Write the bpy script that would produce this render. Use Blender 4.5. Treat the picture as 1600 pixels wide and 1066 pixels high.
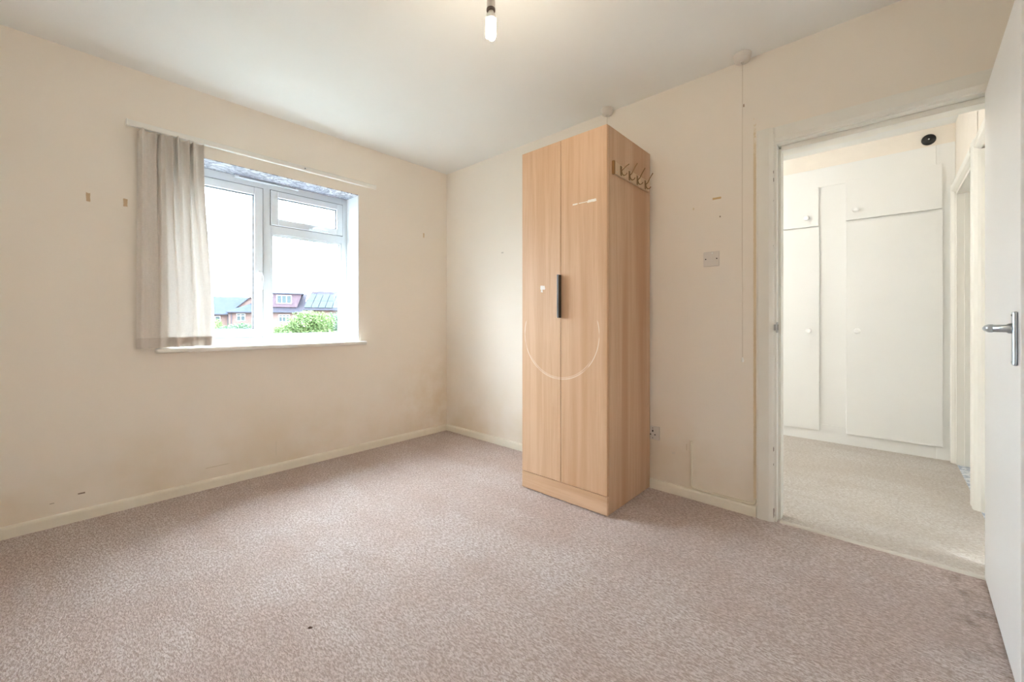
import bpy, bmesh, math, random
from mathutils import Vector, Matrix
random.seed(7)
R = math.radians
for o in list(bpy.data.objects): bpy.data.objects.remove(o, do_unlink=True)
SC = bpy.context.scene
COL = SC.collection

# ------------------------------------------------------------------ camera
# the room corner (window wall / door wall) is the world origin; the window wall is y=0, the door wall x=0
CAM = Vector((-2.534, -3.171, 1.057)); YAW = math.atan2(.673, .7396); FPX = 639.0
cd = bpy.data.cameras.new('camera'); cam = bpy.data.objects.new('camera', cd); COL.objects.link(cam)
cam.location = CAM; cam.rotation_euler = (R(90), 0, YAW - R(90))
cd.sensor_fit = 'HORIZONTAL'; cd.sensor_width = 36; cd.lens = 36 * FPX / 1600
cd.shift_y = -30 / 1600; cd.clip_start = .02; cd.clip_end = 500
SC.camera = cam

# ------------------------------------------------------------------ world (even white overcast sky) and exposure
W = bpy.data.worlds.new('overcast_sky'); SC.world = W; W.use_nodes = True
bg = W.node_tree.nodes['Background']
bg.inputs[0].default_value = (.80, .91, 1.0, 1); ZENITH = 25.0      # standard overcast sky: the zenith three times as bright as the horizon, same all round
_n = W.node_tree.nodes; _l = W.node_tree.links
_tc = _n.new('ShaderNodeTexCoord'); _sx = _n.new('ShaderNodeSeparateXYZ'); _l.new(_tc.outputs['Generated'], _sx.inputs[0])
_mx = _n.new('ShaderNodeMath'); _mx.operation = 'MAXIMUM'; _l.new(_sx.outputs['Z'], _mx.inputs[0]); _mx.inputs[1].default_value = 0
_ma = _n.new('ShaderNodeMath'); _ma.operation = 'MULTIPLY_ADD'; _l.new(_mx.outputs[0], _ma.inputs[0]); _ma.inputs[1].default_value = ZENITH * 2 / 3; _ma.inputs[2].default_value = ZENITH / 3; _l.new(_ma.outputs[0], bg.inputs[1])
SC.view_settings.view_transform = 'Standard'; SC.view_settings.look = 'None'
SC.view_settings.gamma = 1; SC.view_settings.use_curve_mapping = False
SC.view_settings.exposure = 1.55
SC.cycles.max_bounces = 14; SC.cycles.diffuse_bounces = 9; SC.cycles.transparent_max_bounces = 16
SC.cycles.caustics_reflective = False; SC.cycles.caustics_refractive = False
BULB_STRENGTH = 80.0
HALL_FILL_STRENGTH = 320.0

# ------------------------------------------------------------------ helpers
class MB:
    """collects shapes in one bmesh"""
    def __init__(s): s.b = bmesh.new()
    def _put(s, m2):
        me = bpy.data.meshes.new('t'); m2.to_mesh(me); m2.free(); s.b.from_mesh(me); bpy.data.meshes.remove(me); return s
    def box(s, x0, x1, y0, y1, z0, z1, bev=0, seg=2, mat=None):
        t = bmesh.new(); bmesh.ops.create_cube(t, size=1)
        for v in t.verts: v.co = Vector((x0 + (v.co.x + .5) * (x1 - x0), y0 + (v.co.y + .5) * (y1 - y0), z0 + (v.co.z + .5) * (z1 - z0)))
        bmesh.ops.recalc_face_normals(t, faces=t.faces)
        if bev: bmesh.ops.bevel(t, geom=list(t.edges), offset=bev, segments=seg, affect='EDGES', profile=.5)
        if mat: bmesh.ops.transform(t, matrix=mat, verts=t.verts)
        return s._put(t)
    def prism(s, pts, axis, a, b, bev=0):
        """extrude a closed outline (2-D points in the two other axes, order xyz) from a to b along axis"""
        t = bmesh.new()
        def P(p, d): return {'x': (d, p[0], p[1]), 'y': (p[0], d, p[1]), 'z': (p[0], p[1], d)}[axis]
        A = [t.verts.new(P(p, a)) for p in pts]; B = [t.verts.new(P(p, b)) for p in pts]; n = len(pts)
        t.faces.new(A); t.faces.new(B[::-1])
        for i in range(n): t.faces.new((A[i], B[i], B[(i + 1) % n], A[(i + 1) % n]))
        bmesh.ops.recalc_face_normals(t, faces=t.faces)
        if bev: bmesh.ops.bevel(t, geom=list(t.edges), offset=bev, segments=2, affect='EDGES', profile=.5)
        return s._put(t)
    def lathe(s, prof, cen=(0, 0, 0), axis='z', n=28, cap=True):
        t = bmesh.new(); rings = []
        for r, h in prof:
            ring = []
            for k in range(n):
                a = 2 * math.pi * k / n; u, v = r * math.cos(a), r * math.sin(a)
                c = {'z': (u, v, h), 'x': (h, u, v), 'y': (u, h, v)}[axis]
                ring.append(t.verts.new(Vector(c) + Vector(cen)))
            rings.append(ring)
        for A, B in zip(rings, rings[1:]):
            for k in range(n): t.faces.new((A[k], A[(k + 1) % n], B[(k + 1) % n], B[k]))
        if cap: t.faces.new(rings[0][::-1]); t.faces.new(rings[-1])
        bmesh.ops.recalc_face_normals(t, faces=t.faces)
        for fc in t.faces: fc.smooth = len(fc.verts) == 4
        return s._put(t)
    def tube(s, pts, r, n=8, cap=True):
        t = bmesh.new(); pts = [Vector(p) for p in pts]; rings = []
        rr = r if isinstance(r, (list, tuple)) else [r] * len(pts)
        ref = None
        for i, p in enumerate(pts):
            d = (pts[min(i + 1, len(pts) - 1)] - pts[max(i - 1, 0)]).normalized()
            if ref is None: ref = d.orthogonal().normalized()
            ref = (ref - d * ref.dot(d)).normalized(); w = d.cross(ref)
            rings.append([t.verts.new(p + rr[i] * (ref * math.cos(2 * math.pi * k / n) + w * math.sin(2 * math.pi * k / n))) for k in range(n)])
        for A, B in zip(rings, rings[1:]):
            for k in range(n): t.faces.new((A[k], A[(k + 1) % n], B[(k + 1) % n], B[k])).smooth = True
        if cap: t.faces.new(rings[0][::-1]); t.faces.new(rings[-1])
        bmesh.ops.recalc_face_normals(t, faces=t.faces)
        return s._put(t)
    def poly(s, verts, faces, smooth=False):
        vs = [s.b.verts.new(v) for v in verts]
        for f in faces: s.b.faces.new([vs[i] for i in f]).smooth = smooth
        return s
    def build(s, name, mat, parent=None, local=False):
        """vertices are in world coordinates (or the parent's, with local); the object's own origin is the parent's"""
        if parent is not None and not local:
            off = parent.matrix_basis.translation.copy(); p = parent.parent
            while p is not None: off += p.matrix_basis.translation; p = p.parent
            bmesh.ops.translate(s.b, vec=-off, verts=s.b.verts)
        me = bpy.data.meshes.new(name); s.b.to_mesh(me); s.b.free()
        if mat: me.materials.append(mat)
        o = bpy.data.objects.new(name, me); COL.objects.link(o); o.parent = parent
        return o
def tag(o, label, cat=None, group=None, kind=None):
    o['label'] = label
    if cat: o['category'] = cat
    if group: o['group'] = group
    if kind: o['kind'] = kind
    return o
def thing(name, label, cat, loc=(0, 0, 0), rz=0, group=None, kind=None):
    o = bpy.data.objects.new(name, None); COL.objects.link(o); o.location = loc; o.rotation_euler = (0, 0, rz); o.empty_display_size = .05
    return tag(o, label, cat, group, kind)
def struct(name, mb, mat, label): return tag(mb.build(name, mat), label, kind='structure')

# ------------------------------------------------------------------ materials
class NT:
    def __init__(s, name, rough=.6, spec=.3):
        s.m = bpy.data.materials.new(name); s.m.use_nodes = True; s.t = s.m.node_tree; s.n = s.t.nodes
        s.bs = s.n['Principled BSDF']; s.bs.inputs['Roughness'].default_value = rough; s.bs.inputs['Specular IOR Level'].default_value = spec
    def add(s, kind, **kw):
        nd = s.n.new(kind)
        for k, v in kw.items():
            if k in nd.inputs: s.set(nd, k, v)
            else: setattr(nd, k, v)
        return nd
    def set(s, nd, k, v):
        if hasattr(v, 'is_output') : s.t.links.new(v, nd.inputs[k])
        else: nd.inputs[k].default_value = v
    def obj(s): return s.add('ShaderNodeTexCoord').outputs['Object']
    def map(s, vec, sc=(1, 1, 1), loc=(0, 0, 0), rot=(0, 0, 0)):
        return s.add('ShaderNodeMapping', Vector=vec, Scale=sc, Location=loc, Rotation=rot).outputs[0]
    def noise(s, vec, scale, detail=3, rough=.5, dist=0):
        return s.add('ShaderNodeTexNoise', Vector=vec, Scale=scale, Detail=detail, Roughness=rough, Distortion=dist).outputs['Fac']
    def math(s, op, a, b=0., c=None, clamp=False):
        nd = s.n.new('ShaderNodeMath'); nd.operation = op; nd.use_clamp = clamp
        for i, v in enumerate((a, b) if c is None else (a, b, c)):
            if hasattr(v, 'is_output'): s.t.links.new(v, nd.inputs[i])
            else: nd.inputs[i].default_value = v
        return nd.outputs[0]
    def ramp(s, fac, lo, hi, to0=0., to1=1.):
        return s.add('ShaderNodeMapRange', interpolation_type='SMOOTHSTEP', Value=fac, **{'From Min': lo, 'From Max': hi, 'To Min': to0, 'To Max': to1}).outputs[0]
    def mix(s, fac, a, b):
        nd = s.n.new('ShaderNodeMix'); nd.data_type = 'RGBA'
        for k, v in ((0, fac), (6, a), (7, b)):
            if hasattr(v, 'is_output'): s.t.links.new(v, nd.inputs[k])
            else: nd.inputs[k].default_value = v if k == 0 else (*v[:3], 1)
        return nd.outputs[2]
    def sep(s, vec):
        nd = s.add('ShaderNodeSeparateXYZ', Vector=vec); return nd.outputs
    def col(s, c): s.set(s.bs, 'Base Color', c if hasattr(c, 'is_output') else (*c[:3], 1)); return s
    def bump(s, h, strength=.2, dist=.002):
        b = s.add('ShaderNodeBump', Height=h, Strength=strength, Distance=dist); s.t.links.new(b.outputs[0], s.bs.inputs['Normal']); return s

def painted(name, c, rough=.5, spec=.3, var=.04, bump=.08, scale=9):
    t = NT(name, rough, spec); v = t.obj()
    n = t.noise(v, scale, 4, .6)
    d = tuple(x * (1 - var * 2) for x in c); l = tuple(min(1, x * (1 + var)) for x in c)
    t.col(t.mix(n, d, l)); t.bump(t.noise(v, 160, 2), bump, .001); return t.m
def plain(name, c, rough=.4, spec=.4, metal=0):
    t = NT(name, rough, spec); t.col(c); t.bs.inputs['Metallic'].default_value = metal; return t.m

CREAM = (.88, .825, .75); STAIN = (.66, .52, .32)
def wall_mat(name, axis, spots):
    """cream emulsion with yellow damp staining low down and in the corner, and little bare patches where fixings were pulled off"""
    t = NT(name, .75, .15); v = t.obj(); X, Y, Z = t.sep(v)
    U = X if axis == 'x' else Y
    n1 = t.noise(v, 1.7, 4, .55); n2 = t.noise(v, 6, 4, .6)
    base = t.mix(n1, tuple(c * .965 for c in CREAM), tuple(min(1, c * 1.02) for c in CREAM))
    # damp: patchy, strongest above the skirting and at the end by the corner
    low = t.ramp(Z, .75, .05); cor = t.ramp(U, -.9, -.05)
    m = t.math('MULTIPLY', t.math('MULTIPLY', low, t.ramp(n1, .38, .72)), .42)
    m2 = t.math('MULTIPLY', t.math('MULTIPLY', t.math('MULTIPLY', cor, t.ramp(Z, 1.1, .2)), t.ramp(n2, .3, .65)), .34 if axis == 'x' else .1)
    c = t.mix(t.math('ADD', m, m2, clamp=True), base, STAIN)
    for (u, z, hu, hz, cc) in spots:
        du = t.math('DIVIDE', t.math('ABSOLUTE', t.math('SUBTRACT', U, u)), hu); dz = t.math('DIVIDE', t.math('ABSOLUTE', t.math('SUBTRACT', Z, z)), hz)
        d = t.math('ADD', t.math('MAXIMUM', du, dz), t.math('MULTIPLY', t.noise(v, 45, 2), .7))
        c = t.mix(t.ramp(d, 1.45, 1.25), c, cc)
    t.col(c)
    t.bump(t.math('ADD', t.math('MULTIPLY', t.noise(v, 14, 3), .6), t.math('MULTIPLY', t.noise(v, 220, 2), .25)), .18, .004)
    return t.m
TAN = (.60, .44, .29); GREY = (.3, .25, .2)
M = {}
M['wall_left'] = wall_mat('cream_wall_window', 'x', [(-2.441, 1.729, .008, .024, TAN), (-2.295, 1.73, .0085, .021, TAN), (-.271, 1.862, .007, .02, (.66, .52, .34)), (-2.467, .141, .013, .0035, GREY), (-2.57, .12, .008, .002, (.5, .44, .36)), (-1.86, .13, .06, .0018, (.66, .59, .47)), (-1.52, .17, .002, .05, (.74, .68, .56))])
M['wall_right'] = wall_mat('cream_wall_door', 'y', [(-2.459, 1.768, .020, .006, (.66, .48, .26)), (-2.597, 2.253, .0035, .009, (.4, .3, .22)), (-.754, 1.649, .012, .006, (.64, .6, .54)), (-2.21, .248, .010, .007, (.76, .71, .62)), (-2.476, 1.66, .0035, .004, GREY), (-2.33, 1.73, .004, .007, (.74, .66, .5)), (-2.29, .3, .0025, .02, (.7, .63, .5)), (-2.6505, 1.07, .006, 1.0, (.76, .65, .48))])
M['cream'] = painted('cream_emulsion', CREAM, .75, .15, .03)
M['ceiling'] = painted('white_ceiling', (.86, .87, .86), .85, .1, .02, .06, 2)
M['gloss'] = painted('white_gloss_paint', (.85, .84, .79), .35, .4, .02, .05)
M['skirting'] = painted('cream_gloss_paint', (.87, .83, .73), .35, .4, .05, .08, 12)
M['door'] = painted('white_door_paint', (.86, .87, .88), .3, .4, .015, .03, 2)
M['upvc'] = plain('white_upvc', (.74, .79, .84), .25, .5)
M['cupboard'] = painted('white_cupboard_paint', (.87, .88, .87), .4, .35, .012, .04, 3)
M['plastic'] = plain('white_plastic', (.85, .84, .80), .35, .5)
M['plate'] = plain('aged_white_plastic', (.72, .68, .64), .3, .5)
M['black'] = plain('black_plastic', (.012, .012, .012), .35, .5)
M['gasket'] = plain('grey_rubber_gasket', (.2, .22, .25), .6, .3)
M['chrome'] = plain('satin_aluminium', (.52, .57, .62), .32, .5, 1)
M['brass'] = plain('aged_brass', (.30, .19, .09), .35, .5, 1)
M['steel'] = plain('steel', (.5, .5, .5), .35, .5, 1)
M['cable'] = plain('painted_cable', (.80, .75, .63), .5, .3)
M['dark_wood'] = plain('dark_oak', (.30, .16, .06), .5, .3)
M['grey_plastic'] = plain('brown_grey_collar', (.16, .12, .1), .5, .3)

def carpet(name, a, b, dark, patch):
    t = NT(name, .95, .05); v = t.obj()
    n1 = t.noise(t.map(v, (1, 1, 1), rot=(0, 0, .6)), 1.6, 4, .6)            # worn, trodden areas
    st = t.noise(t.map(v, (1.0, .38, 1), rot=(0, 0, .8)), 170, 4, .7, .6)   # tufts
    n3 = t.noise(v, 70, 4, .65)
    n4 = t.noise(t.map(v, (3, .6, 1), rot=(0, 0, R(35))), 2.6, 3, .55)        # brushed strokes in the pile
    c = t.mix(t.ramp(n1, .35, .68), a, b)
    c = t.mix(t.math('MULTIPLY', t.ramp(n4, .45, .66), .3), c, patch)
    c = t.mix(t.ramp(st, .60, .40, 0, .8), c, dark)
    c = t.mix(t.ramp(n3, .56, .36, 0, .3), c, dark)
    if name == 'bedroom_carpet':      # burn hole and soiling by the door
        X, Y, Z = t.sep(v)
        d = t.math('ADD', t.math('SQRT', t.math('ADD', t.math('POWER', t.math('SUBTRACT', X, -1.958), 2), t.math('POWER', t.math('SUBTRACT', Y, -1.705), 2))), t.math('MULTIPLY', t.noise(v, 70, 2), .014))
        c = t.mix(t.ramp(d, .0155, .0125), c, (.09, .05, .03))
        dd = t.math('MULTIPLY', t.math('MULTIPLY', t.ramp(Y, -3.28, -3.42), t.ramp(t.noise(v, 11, 4, .6), .46, .68)), .55)
        c = t.mix(dd, c, (.2, .145, .09))
    t.col(c); t.bump(t.math('ADD', st, t.math('MULTIPLY', n3, .5)), .9, .012); return t.m
M['carpet'] = carpet('bedroom_carpet', (.76, .645, .61), (.86, .79, .78), (.45, .335, .29), (.66, .525, .475))
M['hall_carpet'] = carpet('hall_carpet', (.75, .70, .65), (.84, .81, .78), (.55, .48, .42), (.66, .59, .52))

def wood(name, c1, c2, c3, arc=False, seed=0., horiz=False):
    t = NT(name, .42, .35); v = t.obj()
    sc = (17, 17, .7) if not horiz else (17, .7, 17)
    g = t.noise(t.map(v, sc, loc=(seed, seed, seed)), 1.0, 6, .6, .6)
    g2 = t.noise(t.map(v, tuple(k * 5 for k in sc), loc=(seed, 1, 2)), 1.0, 3, .6)
    b = t.noise(t.map(v, (7, 7, .35) if not horiz else (7, .35, 7), loc=(seed, 3, 1)), 1.0, 2, .5)
    c = t.mix(t.ramp(g, .37, .63), c1, c2); c = t.mix(t.ramp(b, .47, .7, 0, .65), c, c3); c = t.mix(t.ramp(g2, .55, .3, 0, .22), c, c3)
    if arc:   # chalk-like ring scratched across both doors, white specks
        X, Y, Z = t.sep(v)
        dy = t.math('SUBTRACT', Y, -1.750 + 1.7625); dz = t.math('SUBTRACT', Z, .985)
        rr = t.math('SQRT', t.math('ADD', t.math('POWER', dy, 2), t.math('POWER', dz, 2)))
        brk = t.ramp(t.noise(v, 9, 3), .36, .5)
        def ring(r0, w): return t.ramp(t.math('ABSOLUTE', t.math('SUBTRACT', rr, r0)), w, w * .4)
        lowhalf = t.ramp(Z, 1.07, 1.05)
        k = t.math('MULTIPLY', t.math('MULTIPLY', ring(.267, .0034), lowhalf), t.math('ADD', t.math('MULTIPLY', brk, .5), .12))
        k2 = t.math('MULTIPLY', t.math('MULTIPLY', ring(.258, .003), t.ramp(Z, .86, .80)), .4)
        c = t.mix(t.math('MAXIMUM', k, k2), c, (.93, .88, .82))
        def fleck(y, z, hy, hz, slope=0.):
            u = t.math('SUBTRACT', Y, y + 1.7625); w = t.math('SUBTRACT', Z, t.math('MULTIPLY_ADD', u, slope, z))
            d = t.math('MAXIMUM', t.math('DIVIDE', t.math('ABSOLUTE', u), hy), t.math('DIVIDE', t.math('ABSOLUTE', w), hz))
            return t.ramp(t.math('ADD', d, t.math('MULTIPLY', t.noise(v, 60, 2), .9)), 1.5, 1.35)
        for a in ((-1.972, 1.731, .028, .0075), (-1.862, 1.731, .019, .004), (-1.913, 1.731, .03, .0022), (-1.625, 1.265, .018, .011), (-1.618, 1.258, .007, .02)):
            c = t.mix(t.math('MULTIPLY', fleck(*a), .95), c, (.95, .93, .9))
    t.col(c); t.bump(g2, .05, .001); return t.m
WA, WB, WC = (.66, .425, .265), (.73, .50, .335), (.53, .285, .145)
M['oak_front'] = wood('oak_laminate_front', WA, WB, WC, arc=True)
M['oak_shaded'] = wood('oak_laminate_shaded', tuple(c * .86 for c in WA), tuple(c * .86 for c in WB), tuple(c * .86 for c in WC), seed=4.)  # same oak as the front, darkened: the side's shade is put into the colour
M['oak_plinth'] = wood('oak_laminate_plinth', WA, WB, WC, seed=9., horiz=True)
M['rack_wood'] = wood('pale_beech', (.62, .45, .29), (.70, .53, .36), (.52, .36, .2), seed=2.)

def marble():
    t = NT('marbled_vinyl', .3, .4); v = t.obj()
    n = t.noise(t.map(v, (1, 1.4, 1)), 9, 8, .68, 1.4)
    vein = t.ramp(t.math('ABSOLUTE', t.math('SUBTRACT', n, .5)), .075, .01)
    n2 = t.noise(v, 5, 4, .6)
    c = t.mix(t.ramp(n2, .4, .7), (.74, .75, .78), (.48, .50, .58)); t.col(t.mix(t.math('MULTIPLY', vein, .9), c, (.16, .17, .24))); return t.m
M['marble'] = marble()
def glass():
    m = bpy.data.materials.new('window_glass'); m.use_nodes = True; t = m.node_tree; n = t.nodes; n.remove(n['Principled BSDF'])
    a = n.new('ShaderNodeBsdfTransparent'); a.inputs[0].default_value = (.97, .985, .98, 1); b = n.new('ShaderNodeBsdfGlossy'); b.inputs['Roughness'].default_value = .02
    lw = n.new('ShaderNodeLayerWeight'); pw = n.new('ShaderNodeMath'); pw.operation = 'POWER'; t.links.new(lw.outputs['Facing'], pw.inputs[0]); pw.inputs[1].default_value = 5
    f = n.new('ShaderNodeMath'); f.operation = 'MULTIPLY_ADD'; t.links.new(pw.outputs[0], f.inputs[0]); f.inputs[1].default_value = .7; f.inputs[2].default_value = .03; x = n.new('ShaderNodeMixShader')
    t.links.new(f.outputs[0], x.inputs[0]); t.links.new(a.outputs[0], x.inputs[1]); t.links.new(b.outputs[0], x.inputs[2]); t.links.new(x.outputs[0], n['Material Output'].inputs[0]); return m
M['glass'] = glass()
def cloth(name, c, trans):
    t = NT(name, .9, .05); v = t.obj()
    w1 = t.noise(t.map(v, (60, 60, 700)), 1, 2); w2 = t.noise(t.map(v, (500, 500, 40)), 1, 2)
    f = t.math('MULTIPLY_ADD', w1, .5, t.math('MULTIPLY', w2, .5))
    cc = t.mix(t.ramp(f, .35, .65), tuple(k * .90 for k in c), c); t.col(cc); t.bump(f, .25, .001)
    tr = t.add('ShaderNodeBsdfTranslucent', Color=cc); mx = t.n.new('ShaderNodeMixShader'); mx.inputs[0].default_value = trans
    t.t.links.new(t.bs.outputs[0], mx.inputs[1]); t.t.links.new(tr.outputs[0], mx.inputs[2]); t.t.links.new(mx.outputs[0], t.n['Material Output'].inputs[0]); return t.m
M['curtain'] = cloth('oatmeal_linen', (.80, .755, .71), .07)
M['curtain_hem'] = cloth('oatmeal_linen_doubled', (.70, .64, .59), .03)
def emit(name, c, s):
    m = bpy.data.materials.new(name); m.use_nodes = True; t = m.node_tree; t.nodes.remove(t.nodes['Principled BSDF'])
    e = t.nodes.new('ShaderNodeEmission'); e.inputs[0].default_value = (*c, 1); e.inputs[1].default_value = s; t.links.new(e.outputs[0], t.nodes['Material Output'].inputs[0]); return m
M['tube'] = emit('lit_fluorescent_tube', (1, .84, .63), BULB_STRENGTH)
M['hall_fill_tube'] = emit('hall_fill_glow', (1, .985, .97), HALL_FILL_STRENGTH)  # glow of the added, unseen hall bulb

# ------------------------------------------------------------------ the shell
H = 2.5; XB = -3.2; YN = -3.66; TH = .12; HH = 2.56; HX1 = 2.0; HY = -3.57
struct('floor', MB().box(XB - .1, .03, YN - .1, .05, -.12, 0), M['carpet'], 'worn pinkish beige carpet on the bedroom floor')
struct('ceiling', MB().box(XB - .1, .06, YN - .1, .3, H, H + .12), M['ceiling'], 'plain white bedroom ceiling')
# window wall y 0..0.3, bedroom part
RX0, RX1, RZ0, RZ1 = -2.10, -.905, .90, 2.092
struct('wall_left', MB().box(XB - .1, RX0, 0, .3, 0, H).box(RX1, .06, 0, .3, 0, H).box(RX0, RX1, 0, .3, 0, RZ0).box(RX0, RX1, 0, .3, RZ1, H), M['wall_left'], 'cream painted wall around the window with damp yellow staining')
DO0, DO1, DOZ = -3.535, -2.73, 2.012
struct('wall_right', MB().box(0, .06, DO1, 0, 0, H).box(0, .06, YN - .1, DO0, 0, H).box(0, .06, DO0, DO1, DOZ, H), M['wall_right'], 'cream painted wall behind the wardrobe and around the doorway')
struct('wall_back', MB().box(XB - .1, XB, YN - .1, 0, 0, H), M['cream'], 'cream wall behind the camera')
struct('wall_near', MB().box(XB, 0, YN - .1, YN, 0, H), M['cream'], 'cream wall behind the open door')
def skirting(name, mbf, label):
    struct(name, mbf, M['skirting'], label)
prof = [(0, 0), (-.017, 0), (-.017, .046), (-.0145, .054), (-.009, .058), (0, .059)]
skirting('baseboard_left', MB().prism([(y, z) for y, z in prof], 'x', XB, 0), 'low cream skirting board under the window')
skirting('baseboard_right', MB().prism([(x, z) for x, z in prof], 'y', -2.66, -.017), 'low cream skirting board along the doorway wall')
# hall shell
struct('floor_hall', MB().box(.03, 2.4, HY - .0, 0, -.12, 0), M['hall_carpet'], 'pale greyish beige carpet in the hall')
struct('ceiling_hall', MB().box(.06, 2.4, HY - .12, .3, HH, HH + .06), M['ceiling'], 'white ceiling over the hall')
struct('wall_hall_side', MB().box(.06, TH, DO1, 0, 0, HH).box(.06, TH, YN, DO0, 0, HH).box(.06, TH, DO0, DO1, DOZ, HH), M['cream'], 'hall face of the wall beside the doorway')
struct('wall_hall_back', MB().box(HX1 + .02, HX1 + .5, HY, 0, 0, HH).box(HX1, HX1 + .02, HY, 0, 2.42, HH).box(HX1, HX1 + .02, -1.4, 0, 0, 2.42), M['cream'], 'cream strip of hall wall above the built-in cupboards')
struct('wall_hall_end', MB().box(.06, .45, 0, .3, 0, HH).box(.95, 2.4, 0, .3, 0, HH).box(.45, .95, 0, .3, 0, 1.25).box(.45, .95, 0, .3, 2.05, HH), M['cream'], 'hall end wall with an added window, out of sight')
BX0, BX1 = 1.03, 1.93    # bathroom doorway
struct('wall_hall_right', MB().box(BX1, 2.4, HY - .12, HY, 0, HH).box(BX0 - .02, BX1, HY - .12, HY, 2.03, HH).box(.95, BX0, HY - .12, HY, 0, HH).box(TH, .95, HY - .12, HY, 2.03, HH), M['cream'], 'hall wall with two more doorways')
def lino():
    t = NT('blue_grey_lino', .3, .4); v = t.obj(); n = t.noise(v, 28, 4, .6)
    t.col(t.mix(t.ramp(n, .45, .55), (.80, .83, .88), (.42, .48, .58))); return t.m
struct('floor_bathroom', MB().box(.6, 2.5, -5.3, HY, -.12, -.001), lino(), 'blue grey patterned lino past the far hall doorway')
struct('wall_bathroom', MB().box(2.45, 2.55, -5.3, HY - .12, 0, HH).box(.5, .6, -5.3, HY - .12, 0, HH).box(.6, 2.45, -5.4, -5.3, 0, HH), M['cream'], 'cream bathroom walls glimpsed past the hall doorway')
struct('ceiling_bathroom', MB().box(.5, 2.55, -5.4, HY - .12, HH, HH + .06), M['ceiling'], 'white bathroom ceiling')

# ------------------------------------------------------------------ window
def window(name, x0, x1, z0, z1, yf, label, mull=None):
    """double glazed window: tall casement on one side, small top-hung light over a fixed pane on the other"""
    w = thing(name, label, None, ((x0 + x1) / 2, yf, z0), kind='structure')
    U = M['upvc']; d = .07
    s = mull or (x0 + x1) / 2
    B = .052                                              # outer frame
    f = MB()
    f.box(x0, x0 + B, yf, yf + d, z0, z1, .003).box(x1 - B, x1, yf, yf + d, z0, z1, .003)
    f.box(x0 + B, x1 - B, yf, yf + d, z1 - .058, z1, .003).box(x0 + B, x1 - B, yf, yf + d, z0, z0 + .055, .003)
    f.build('frame', U, w)
    MB().box(s - .032, s + .032, yf - .001, yf + d, z0 + .054, z1 - .057, .003).build('mullion', U, w)
    zt = 1.748
    MB().box(s + .032, x1 - B + .001, yf - .001, yf + d, zt - .034, zt + .034, .003).build('transom', U, w)
    def sash(nm, a, b, c, e, wd=.055, proud=.012):
        o = MB()
        for q in ((a, a + wd, c, e), (b - wd, b, c, e), (a + wd, b - wd, c, c + wd), (a + wd, b - wd, e - wd, e)):
            o.box(q[0], q[1], yf - proud, yf + .05, q[2], q[3], .004)
        so = o.build(nm, U, w)
        MB().box(a + wd - .004, b - wd + .004, yf + .018, yf + .03, c + wd - .004, e - wd + .004).build('pane', M['glass'], so)
        k = .007; g = MB()
        for q in ((a + wd, a + wd + k, c + wd, e - wd), (b - wd - k, b - wd, c + wd, e - wd), (a + wd, b - wd, c + wd, c + wd + k), (a + wd, b - wd, e - wd - k, e - wd)):
            g.box(q[0], q[1], yf + .004, yf + .017, q[2], q[3])
        g.build('gasket', M['gasket'], so)
        g = MB(); k = .005    # dark strips drawn for the shadow gap round the sash
        for q in ((a - k, a, c - k, e + k), (b, b + k, c - k, e + k), (a, b, c - k, c), (a, b, e, e + k)):
            g.box(q[0], q[1], yf - .0025, yf + .01, q[2], q[3])
        g.build('shadow_gap', M['gasket'], so)
        return so
    c = sash('casement', x0 + B - .006, s - .026, z0 + .048, z1 - .062)
    t = sash('top_light', s + .028, x1 - B + .004, zt + .030, z1 - .057, .048)
    # fixed pane with glazing bead
    a, b, cc, e = s + .032, x1 - B, z0 + .055, zt - .034
    bd = MB(); k = .012
    for q in ((a, a + k, cc, e), (b - k, b, cc, e), (a, b, cc, cc + k), (a, b, e - k, e)): bd.box(q[0], q[1], yf + .004, yf + .022, q[2], q[3], .002)
    bd.build('glazing_bead', U, w)
    g = MB(); k2 = .016
    for q in ((a, a + k2, cc, e), (b - k2, b, cc, e), (a, b, cc, cc + k2), (a, b, e - k2, e)): g.box(q[0], q[1], yf + .017, yf + .023, q[2], q[3])
    g.build('gasket', M['gasket'], w)
    MB().box(a, b, yf + .023, yf + .034, cc, e).build('pane', M['glass'], w)
    # handles
    hx = s - .026 - .022; h = MB().box(hx - .011, hx + .011, yf - .022, yf - .012, 1.355, 1.425, .004)
    hb = h.build('handle', M['upvc'], c)
    MB().tube([(hx, yf - .018, 1.405), (hx, yf - .045, 1.405), (hx + .004, yf - .05, 1.38), (hx + .006, yf - .046, 1.29)], [.008, .008, .009, .006]).build('lever', M['upvc'], c)
    mx = (s + x1) / 2 + .03
    MB().box(mx - .04, mx + .04, yf - .022, yf - .012, zt + .036, zt + .056, .004).tube([(mx - .01, yf - .02, zt + .046), (mx - .01, yf - .045, zt + .046), (mx + .012, yf - .05, zt + .044), (mx + .1, yf - .046, zt + .034)], [.007, .007, .008, .005]).build('handle', M['upvc'], t)
    return w
w1 = window('window_1', RX0, RX1, RZ0, RZ1, .20, 'white plastic double glazed window with casement, top light and fixed pane', -1.522)
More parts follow.
